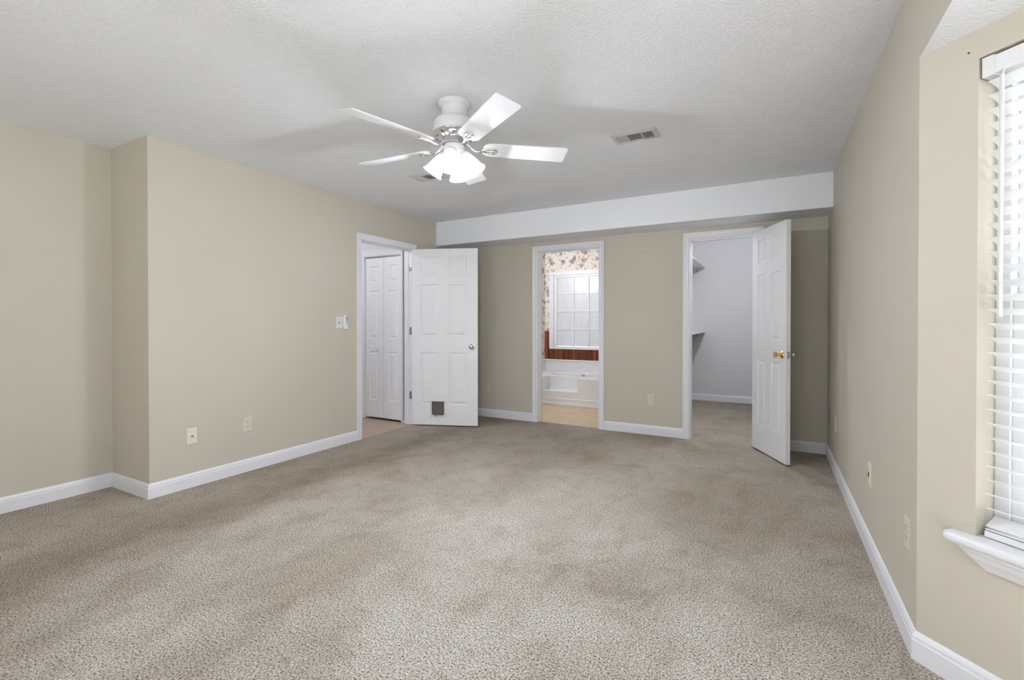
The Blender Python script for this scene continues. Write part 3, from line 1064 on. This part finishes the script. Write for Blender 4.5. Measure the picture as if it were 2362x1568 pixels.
for i in range(5):
    az = R(-104.5 + 72 * i)
    Mb = Matrix.Rotation(az, 4, 'Z') @ Matrix.Translation((0, 0, BZ)) @ Matrix.Rotation(PITCH, 4, 'X')
    # blade outline: rounded root corners, wider square tip with small radii
    r0, w0, w1 = 0.165, 0.060, 0.070
    o = []
    for cxx, cyy, rr, a0_ in ((r0 + 0.045, w0 - 0.045, 0.045, 90), (r0 + 0.045, -(w0 - 0.045), 0.045, 180)):
        for q in range(7):
            t = R(a0_ + 90 * q / 6)
            o.append((cxx + rr * math.cos(t), cyy + rr * math.sin(t)))
    for cxx, cyy, rr, a0_ in ((BR - 0.014, -(w1 - 0.014), 0.014, 270), (BR - 0.014, w1 - 0.014, 0.014, 0)):
        for q in range(5):
            t = R(a0_ + 90 * q / 4)
            o.append((cxx + rr * math.cos(t), cyy + rr * math.sin(t)))
    MB().prism(o, lambda x, y, t: Mb @ Vector((x, y, t)), -0.003, 0.003).build('blade', 'blade', fan)
    # blade iron: curved arm and a pierced teardrop loop screwed under the blade
    Mi = Matrix.Rotation(az, 4, 'Z')
    mb = MB()
    mb.tube([Mi @ Vector(p) for p in ((0.060, 0, z_(2.214)), (0.078, 0, z_(2.206)), (0.100, 0, z_(2.186)), (0.122, 0, z_(2.172)), (0.145, 0, z_(2.172)), (0.165, 0, z_(2.178)))], 0.0075, 10, False, 0.6)
    lp = []
    for q in range(20):
        t = 2 * PI * q / 20
        x = 0.200 + 0.042 * math.cos(t)
        y = 0.030 * math.sin(t) * (0.35 + 0.65 * (x - 0.158) / 0.084)
        lp.append(Mb @ Vector((x, y, -0.0075)))
    mb.tube(lp, 0.0055, 8, True)
    mb.tube([Mb @ Vector((0.158, 0, -0.0075)), Mb @ Vector((0.200, 0, -0.0075)), Mb @ Vector((0.241, 0, -0.0075))], 0.0040, 8)
    for sx, sy in ((0.228, 0.017), (0.228, -0.017), (0.172, 0)):
        mb.lathe([(0.006, -0.0125), (0.007, -0.009), (0.006, -0.003)], 10, Mb @ Matrix.Translation((sx, sy, 0)))
    mb.build('blade_iron', 'chrome', fan, 50)
# four lamps
SH = [(0.024, 0), (0.027, 0.004), (0.030, 0.016), (0.036, 0.034), (0.041, 0.054), (0.045, 0.076), (0.049, 0.094), (0.054, 0.106), (0.060, 0.114), (0.0595, 0.1165)]
for i in range(4):
    az = R(-68 + 90 * i)
    Mt = Matrix.Rotation(az, 4, 'Z') @ Matrix.Translation((0.055, 0, z_(2.150))) @ Matrix.Rotation(R(180 - 35), 4, 'Y')
    mb = MB()
    mb.lathe([(0.014, -0.022), (0.016, -0.010), (0.026, 0.0), (0.029, 0.006), (0.029, 0.018), (0.026, 0.020), (0.010, 0.020)], 24, Mt)
    mb.build('lamp_socket', 'fan_white', fan, 40)
    prof_ = [(r, z * 1.065) for r, z in SH] + [(r - 0.0025, z * 1.065) for r, z in reversed(SH)]
    Ms = Mt @ Matrix.Translation((0, 0, 0.006))
    seg = 40
    rings = []
    for r, z in prof_:
        rings.append([Ms @ Vector((r * math.cos(2 * PI * q / seg), r * math.sin(2 * PI * q / seg), z)) for q in range(seg)])
    MB().loft(rings, True, False).build('glass_shade', 'shade', fan, 50)
    bl = MB().lathe([(0.008, 0.020), (0.011, 0.030), (0.016, 0.044), (0.021, 0.058), (0.022, 0.068), (0.019, 0.080), (0.012, 0.088), (0.003, 0.091)], 20, Mt).build('bulb', 'bulb', fan, 50)
    lamp('fan_lamp', Mt @ Vector((0, 0, 0.116)), P_FAN, 0.022, LAMP_COL, fan)
for x, y, L in ((0.050, -0.020, 0.050), (0.030, -0.052, 0.040)):
    mb = MB()
    mb.tube([(x, y, z_(2.150)), (x * 1.2, y * 1.2, z_(2.146)), (x * 1.25, y * 1.25, z_(2.14)), (x * 1.25, y * 1.25, z_(2.14) - L)], 0.0013, 6)
    mb.lathe([(0.002, 0), (0.005, -0.004), (0.006, -0.012), (0.004, -0.020), (0.001, -0.022)], 12, Matrix.Translation((x * 1.25, y * 1.25, z_(2.14) - L)))
    mb.build('pull_chain', 'chrome', fan, 50)
tag(fan, 'white five blade ceiling fan with chrome arms and four lit bell lamps', 'ceiling fan')

# ------------------------------------------------------------------ ceiling registers
def register(loc, label):
    r = empty('ceiling_vent', loc)
    w, d = 0.152, 0.092
    mb = MB()
    q = lambda x, y, z: (x, y, z)
    # sloped flange around three openings
    cells = [(-0.118, -0.052), (-0.044, 0.044), (0.052, 0.118)]
    for k, (a, b) in enumerate(cells):
        pass
    zt, zb = -0.0005, -0.010
    for y0, y1 in ((-d + 0.02, -0.058), (0.058, d - 0.02)):
        mb.box(-w + 0.02, w - 0.02, y0, y1, zb, zt)
    xs = [-w + 0.02, cells[0][0], cells[0][1], cells[1][0], cells[1][1], cells[2][0], cells[2][1], w - 0.02]
    for a, b in zip(xs[0::2], xs[1::2]):
        mb.box(a, b, -0.058, 0.058, zb, zt)
    o = [(-w, -d), (w, -d), (w, d), (-w, d)]
    i_ = [(-w + 0.02, -d + 0.02), (w - 0.02, -d + 0.02), (w - 0.02, d - 0.02), (-w + 0.02, d - 0.02)]
    mb.loft([[(x, y, zt) for x, y in o], [(x, y, -0.003) for x, y in o], [(x, y, zb) for x, y in i_]], True, False)
    mb.build('flange', 'vent', r)
    MB().box(-0.125, 0.125, -0.062, 0.062, -0.0009, -0.0003).build('duct_opening', 'black', r)
    mb = MB()
    for k in range(6):
        x = cells[0][0] + 0.006 + k * 0.0108
        mb.box(-0.0042, 0.0042, -0.058, 0.058, -0.0006, 0.0006, 0, Matrix.Translation((x, 0, -0.006)) @ Matrix.Rotation(R(-28), 4, 'Y'))
    mb.build('louvers', 'vent', r)
    mb = MB()
    for k in range(6):
        y = -0.048 + k * 0.0192
        mb.box(-0.044, 0.044, -0.0105, 0.0105, -0.0006, 0.0006, 0, Matrix.Translation((0, y, -0.006)) @ Matrix.Rotation(R(12), 4, 'X'))
    mb.build('louvers', 'vent_dark', r)
    mb = MB()
    for k in range(5):
        x = cells[2][0] + 0.007 + k * 0.0125
        mb.box(x - 0.0015, x + 0.0015, -0.058, 0.058, -0.009, -0.002)
    for k in range(4):
        y = -0.042 + k * 0.026
        mb.box(cells[2][0], cells[2][1], y - 0.005, y + 0.005, -0.0055, -0.0045)
    mb.build('louvers', 'vent_dark', r)
    return tag(r, label, 'ceiling vent')


register((-0.800, 3.178, H), 'grey ceiling vent right of the fan, in full view')
register((-2.565, 3.195, H), 'grey ceiling vent partly hidden behind the fan lamps')


# ------------------------------------------------------------------ plates on the walls (local: x along wall, -y out of wall, z up)
def plate_body(r, mat, w=0.070, h=0.115):
    MB().loft([[(x * w / 2, 0.0, z * h / 2) for x, z in ((-1, -1), (1, -1), (1, 1), (-1, 1))],
               [(x * w / 2, -0.003, z * h / 2) for x, z in ((-1, -1), (1, -1), (1, 1), (-1, 1))],
               [(x * (w / 2 - 0.004), -0.0055, z * (h / 2 - 0.004)) for x, z in ((-1, -1), (1, -1), (1, 1), (-1, 1))]]).build('cover_plate', mat, r)


def screw(r, z, mat):
    MB().lathe([(0.0030, 0.0), (0.0030, 0.0008), (0.0015, 0.0014)], 10, Matrix.Translation((0, -0.0055, z)) @ Matrix.Rotation(R(90), 4, 'X')).build('screw', mat, r)


def outlet(loc, rz, label, mat='almond', group='wall outlets'):
    r = empty('wall_outlet', loc, rz)
    plate_body(r, mat)
    for sgn in (1, -1):
        zc = sgn * 0.0195
        oct_ = rrect(-0.0165, 0.0165, zc - 0.014, zc + 0.014, 0.008, 0.008, 4)
        s_ = MB().prism(oct_, lambda x, z, t: (x, t, z), -0.005, -0.0075).build('socket', mat, r)
        mb = MB()
        mb.box(-0.0075, -0.0055, -0.0080, -0.0074, zc - 0.000, zc + 0.008)
        mb.box(0.0055, 0.0075, -0.0080, -0.0074, zc + 0.001, zc + 0.007)
        mb.lathe([(0.0026, 0.0), (0.0026, 0.0006)], 10, Matrix.Translation((0, -0.0074, zc - 0.007)) @ Matrix.Rotation(R(90), 4, 'X'))
        mb.build('slots', 'slot', s_)
    screw(r, 0, 'vent_dark')
    return tag(r, label, 'wall outlet', group)


outlet((XL, 2.275, 0.374), R(90), 'almond outlet on the left wall between cable plate and hall doorway')
outlet((-1.110, YB, 0.374), 0, 'almond outlet on the back wall between bathroom and closet doorways')
outlet((-3.140, YB, 0.374), 0, 'shaded almond outlet beside the edge of the open hall door')
outlet((XR, 4.460, 0.390), R(-90), 'almond wall outlet on the right wall nearest the closet door')
outlet((XR, 2.245, 0.400), R(-90), 'almond wall outlet on the right wall nearest the window bay')

r = empty('cable_plate', (XL, 1.861, 0.367), R(90))
plate_body(r, 'ivory')
part = MB().lathe([(0.0075, 0.0), (0.0075, 0.002), (0.0048, 0.002), (0.0048, 0.010), (0.0020, 0.010)], 12, Matrix.Translation((0, -0.0055, 0)) @ Matrix.Rotation(R(90), 4, 'X')).build('cable_jack', 'steel', r)
part_label(part, 'dark metal threaded cable jack')
screw(r, 0.042, 'almond')
screw(r, -0.042, 'almond')
tag(r, 'ivory cable plate with a dark metal jack, low on the left wall', 'cable plate')

r = empty('phone_plate', (XR, 3.010, 0.400), R(-90))
plate_body(r, 'ivory')
MB().box(-0.007, 0.007, -0.0085, -0.005, -0.010, 0.012, 0.001).build('phone_jack', 'slot', r)
screw(r, 0.042, 'almond')
screw(r, -0.042, 'almond')
tag(r, 'ivory jack plate halfway along the right wall', 'phone plate')

r = empty('light_switch', (XL, 3.186, 1.190), R(90))
plate_body(r, 'white_plastic')
MB().box(-0.005, 0.005, -0.0062, -0.005, -0.012, 0.012).build('switch_slot', 'slot', r)
MB().box(-0.0038, 0.0038, -0.016, -0.005, 0.000, 0.009, 0.001, Matrix.Rotation(R(-18), 4, 'X')).build('toggle', 'white_plastic', r)
screw(r, 0.030, 'vent_dark')
screw(r, -0.030, 'vent_dark')
tag(r, 'white single toggle light switch left of the hall doorway', 'light switch')

r = empty('fan_remote', (XL, 3.256, 1.192), R(90))
hold = [(-0.026, 0.062), (-0.026, -0.030), (-0.020, -0.064), (0.020, -0.064), (0.026, -0.030), (0.026, 0.062)]
MB().prism(hold, lambda x, z, t: (x, t, z), 0.0, -0.008).build('wall_cradle', 'white_plastic', r)
body = [(-0.023, 0.066), (-0.023, -0.015), (-0.018, -0.055), (-0.010, -0.068), (0.010, -0.068), (0.018, -0.055), (0.023, -0.015), (0.023, 0.066), (0.016, 0.073), (-0.016, 0.073)]
MB().loft([[(x, -0.007, z) for x, z in body], [(x, -0.022, z) for x, z in body], [(x * 0.82, -0.026, z * 0.95) for x, z in body]]).build('remote_body', 'white_plastic', r, 40)
for k, z in enumerate((0.052, 0.038, 0.024, 0.010, -0.006)):
    w = 0.010 - 0.0012 * k
    MB().box(-w + 0.004, w + 0.004, -0.0285, -0.025, z - 0.003, z + 0.003, 0.001).build('button', 'slot', r)
tag(r, 'white fan remote in a wall cradle right of the light switch', 'fan remote')

nail = MB().lathe([(0.0045, -0.001), (0.0045, 0.003), (0.003, 0.004)], 12, Matrix.Translation((-1.196, YB, 1.943)) @ Matrix.Rotation(R(90), 4, 'X')).build('picture_nail', 'black')
tag(nail, 'dark nail head left high on the back wall beside the closet doorway', 'nail')
MBy = MA @ Matrix.Translation((0.142, 0, 2.045)) @ Matrix.Rotation(R(90), 4, 'X')
sc = MB().lathe([(0.0025, -0.001), (0.0025, 0.002), (0.0015, 0.003)], 12, MBy).build('wall_screw', 'black')
tag(sc, 'tiny dark screw in the bay wall above the blind corner', 'screw')

# ------------------------------------------------------------------ bathroom fittings
r = empty('wainscot_panel', (0, YBW, 0))
mb = MB()
mb.box(XBL + 0.001, BX0 - 0.081, -0.012, -0.0005, 0.580, 1.030)
mb.box(BX0 - 0.0805, BX1 + 0.08, -0.012, -0.0005, 0.580, BWZ0 - 0.031)
mb.build('beadboard', 'bead', r)
MB().box(XBL + 0.001, BX0 - 0.081, -0.020, -0.0005, 1.030, 1.050, 0.003).build('cap_rail', 'bead', r)
tag(r, 'reddish brown beadboard panel around the bathroom window', 'wainscot')

# garden tub with a step cut into its apron
YT = 6.32
xn0, xn1 = -2.960, -2.408     # notch
RIM = 0.388
tub = empty('bathtub', ((XBL + XBR) / 2, (YT + YBW) / 2, 0))
TL = Vector(tub.location)
mb = MB()
top = [(XBL + 0.002, YT), (xn0, YT), (xn0 + 0.01, YT + 0.21), (xn1 - 0.01, YT + 0.21), (xn1, YT), (XBR - 0.002, YT), (XBR - 0.002, YBW - 0.002), (XBL + 0.002, YBW - 0.002)]
mb.prism([(x - TL.x, y - TL.y) for x, y in top], lambda x, y, t: (x, y, t), 0.005, RIM)
tub_body = mb.build('tub_shell', 'tub', tub)
mb = MB()
N = 40
basin = []
for d, z in ((1.0, RIM + 0.05), (1.0, RIM - 0.001), (0.97, RIM - 0.03), (0.90, 0.16), (0.80, 0.08), (0.3, 0.07)):
    ring = []
    for i in range(N):
        t = 2 * PI * i / N
        c, s_ = math.cos(t), math.sin(t)
        ex = 2 / 3.2
        ring.append((0.10 + 0.86 * d * abs(c) ** ex * (1 if c > 0 else -1), 0.135 + 0.295 * d * abs(s_) ** ex * (1 if s_ > 0 else -1), z))
    basin.append(ring)
mb.loft(basin)
cut = mb.build('cutter', 'tub', tub)
md = tub_body.modifiers.new('basin', 'BOOLEAN')
md.object, md.operation, md.solver = cut, 'DIFFERENCE', 'EXACT'
bpy.context.view_layer.update()
me = bpy.data.meshes.new_from_object(tub_body.evaluated_get(bpy.context.evaluated_depsgraph_get()))
tub_body.modifiers.clear()
tub_body.data = me
bpy.data.objects.remove(cut)
bv = tub_body.modifiers.new('soft_edges', 'BEVEL')
bv.width, bv.segments, bv.limit_method, bv.angle_limit = 0.012, 2, 'ANGLE', R(50)
MB().box(xn0 - TL.x + 0.001, xn1 - TL.x - 0.001, YT - TL.y, YT + 0.215 - TL.y, 0.002, 0.200, 0.008).build('step', 'tub', tub)
MB().box(XBL + 0.004 - TL.x, XBR - 0.004 - TL.x, YT - 0.020 - TL.y, YT - 0.001 - TL.y, 0.001, 0.100, 0.008).build('plinth', 'tub', tub)
MB().box(XBL + 0.004 - TL.x, XBR - 0.004 - TL.x, YT - 0.034 - TL.y, YT - 0.021 - TL.y, -0.003, 0.034, 0.004).build('base_strip', 'trim', tub)
mb = MB()
mb.box(XBL + 0.004 - TL.x, XBR - 0.004 - TL.x, YBW - 0.016 - TL.y, YBW - 0.003 - TL.y, RIM, 0.556)
mb.box(XBL + 0.003 - TL.x, XBL + 0.015 - TL.x, YT - TL.y, YBW - 0.016 - TL.y, RIM, 0.556)
mb.build('splash_panel', 'tub', tub)
mb = MB()
mb.box(XBL + 0.003 - TL.x, XBR - 0.004 - TL.x, YBW - 0.028 - TL.y, YBW - 0.003 - TL.y, 0.556, 0.579, 0.003)
mb.box(XBL + 0.003 - TL.x, XBL + 0.022 - TL.x, YT - TL.y, YBW - 0.028 - TL.y, 0.556, 0.579, 0.003)
mb.build('splash_cap', 'trim', tub)
MB().lathe([(0.034, -0.012), (0.036, 0.004), (0.030, 0.014), (0.014, 0.016), (0.012, 0.024), (0.004, 0.026)], 28, Matrix.Translation((-2.655 - TL.x, 0.135 + 0.285, 0.330)) @ Matrix.Rotation(R(90), 4, 'X')).build('overflow_knob', 'nickel', tub, 40)
tag(tub, 'white garden bathtub with a step in its front, under the bathroom window', 'bathtub')

# vanity light bar on the left bathroom wall (mirrored in the frosted window)
r = empty('vanity_light', (XBL, 5.75, 2.02), R(90))
MB().box(-0.42, 0.42, -0.035, 0.0, -0.05, 0.05, 0.004).build('back_plate', 'chrome', r)
for k in range(4):
    x = -0.30 + k * 0.20
    b = MB().lathe([(0.012, -0.0), (0.016, 0.016), (0.034, 0.032), (0.046, 0.056), (0.046, 0.070), (0.034, 0.092), (0.006, 0.106)], 24, Matrix.Translation((x, -0.033, 0)) @ Matrix.Rotation(R(90), 4, 'X')).build('globe_bulb', 'vbulb', r, 50)
    if k in (0, 3):
        lamp('vanity_lamp', (x, -0.16, 0.0), P_BATH, 0.045, LAMP_COL, r)
tag(r, 'chrome vanity light bar with globe bulbs in the bathroom', 'wall light')

# ------------------------------------------------------------------ closet shelves
def shelf(z, label):
    r = empty('closet_shelf', (XCL, 0, z))
    MB().box(0.001, 0.305, YB + WT + 0.06, YCW - 0.001, -0.010, 0.008, 0.002).build('shelf_board', 'trim', r)
    MB().box(0.001, 0.020, YB + WT + 0.06, YCW - 0.001, -0.040, -0.0105).build('wall_cleat', 'trim', r)
    MB().box(0.021, 0.230, YCW - 0.020, YCW - 0.001, -0.040, -0.0105).build('wall_cleat', 'trim', r)
    mb = MB()
    mb.box(0.184, 0.196, YCW - 0.030, YCW - 0.020, -0.070, -0.011, 0.002)
    mb.lathe([(0.012, 0), (0.012, 0.006), (0.008, 0.010)], 18, Matrix.Translation((0.190, YCW - 0.030, -0.045)) @ Matrix.Rotation(R(90), 4, 'X'))
    part_label(mb.build('bracket', 'steel', r, 40), 'small dark metal bracket')
    return tag(r, label, 'closet shelf')


shelf(2.040, 'upper white closet shelf near the top of the closet doorway')
shelf(1.046, 'lower white closet shelf halfway up the closet doorway')
r = empty('closet_fill_light', (-0.45, 5.55, H))  # unseen bulb added to brighten the closet
MB().lathe([(0.07, -0.0005), (0.075, -0.015), (0.05, -0.03), (0.03, -0.04)], 28).build('base', 'fan_white', r, 40)
MB().lathe([(0.012, -0.041), (0.02, -0.06), (0.032, -0.085), (0.030, -0.105), (0.015, -0.122), (0.003, -0.125)], 24).build('bulb', 'vbulb', r, 40)
lamp('closet_fill_lamp', (0, 0, -0.18), P_CLOSET, 0.04, LAMP_COL, r)
tag(r, 'plain bulb added out of view on the closet ceiling to brighten the closet', 'added ceiling light')
r = empty('hall_fill_light', (-4.55, 3.10, H))  # out-of-view lamp added to brighten the hall
MB().lathe([(0.14, -0.0005), (0.145, -0.02), (0.13, -0.03), (0.05, -0.03)], 32).build('base', 'fan_white', r, 40)
MB().lathe([(0.125, -0.031), (0.12, -0.06), (0.09, -0.085), (0.04, -0.097), (0.004, -0.1)], 32).build('diffuser', 'vbulb', r, 40)
lamp('hall_fill_lamp', (0, 0, -0.16), P_HALL, 0.06, LAMP_COL, r)
tag(r, 'round flush light added out of view on the hall ceiling to brighten the hall', 'added ceiling light')

# ------------------------------------------------------------------ outside ground
struct(box('ground', 'lawn', -30, 30, -30, 30, -0.35, -0.2), 'dull lawn outside the windows', 'ground')
MB().box(-3.5, 4.5, 2.6, 2.8, -0.25, 4.0, 0, MA).build('light_block_wall', 'siding')  # added wall, blocks bright sky and tones down the blind gaps
struct(bpy.data.objects['light_block_wall'], 'pale siding wall added outside to dim the daylight behind the blind', 'wall')
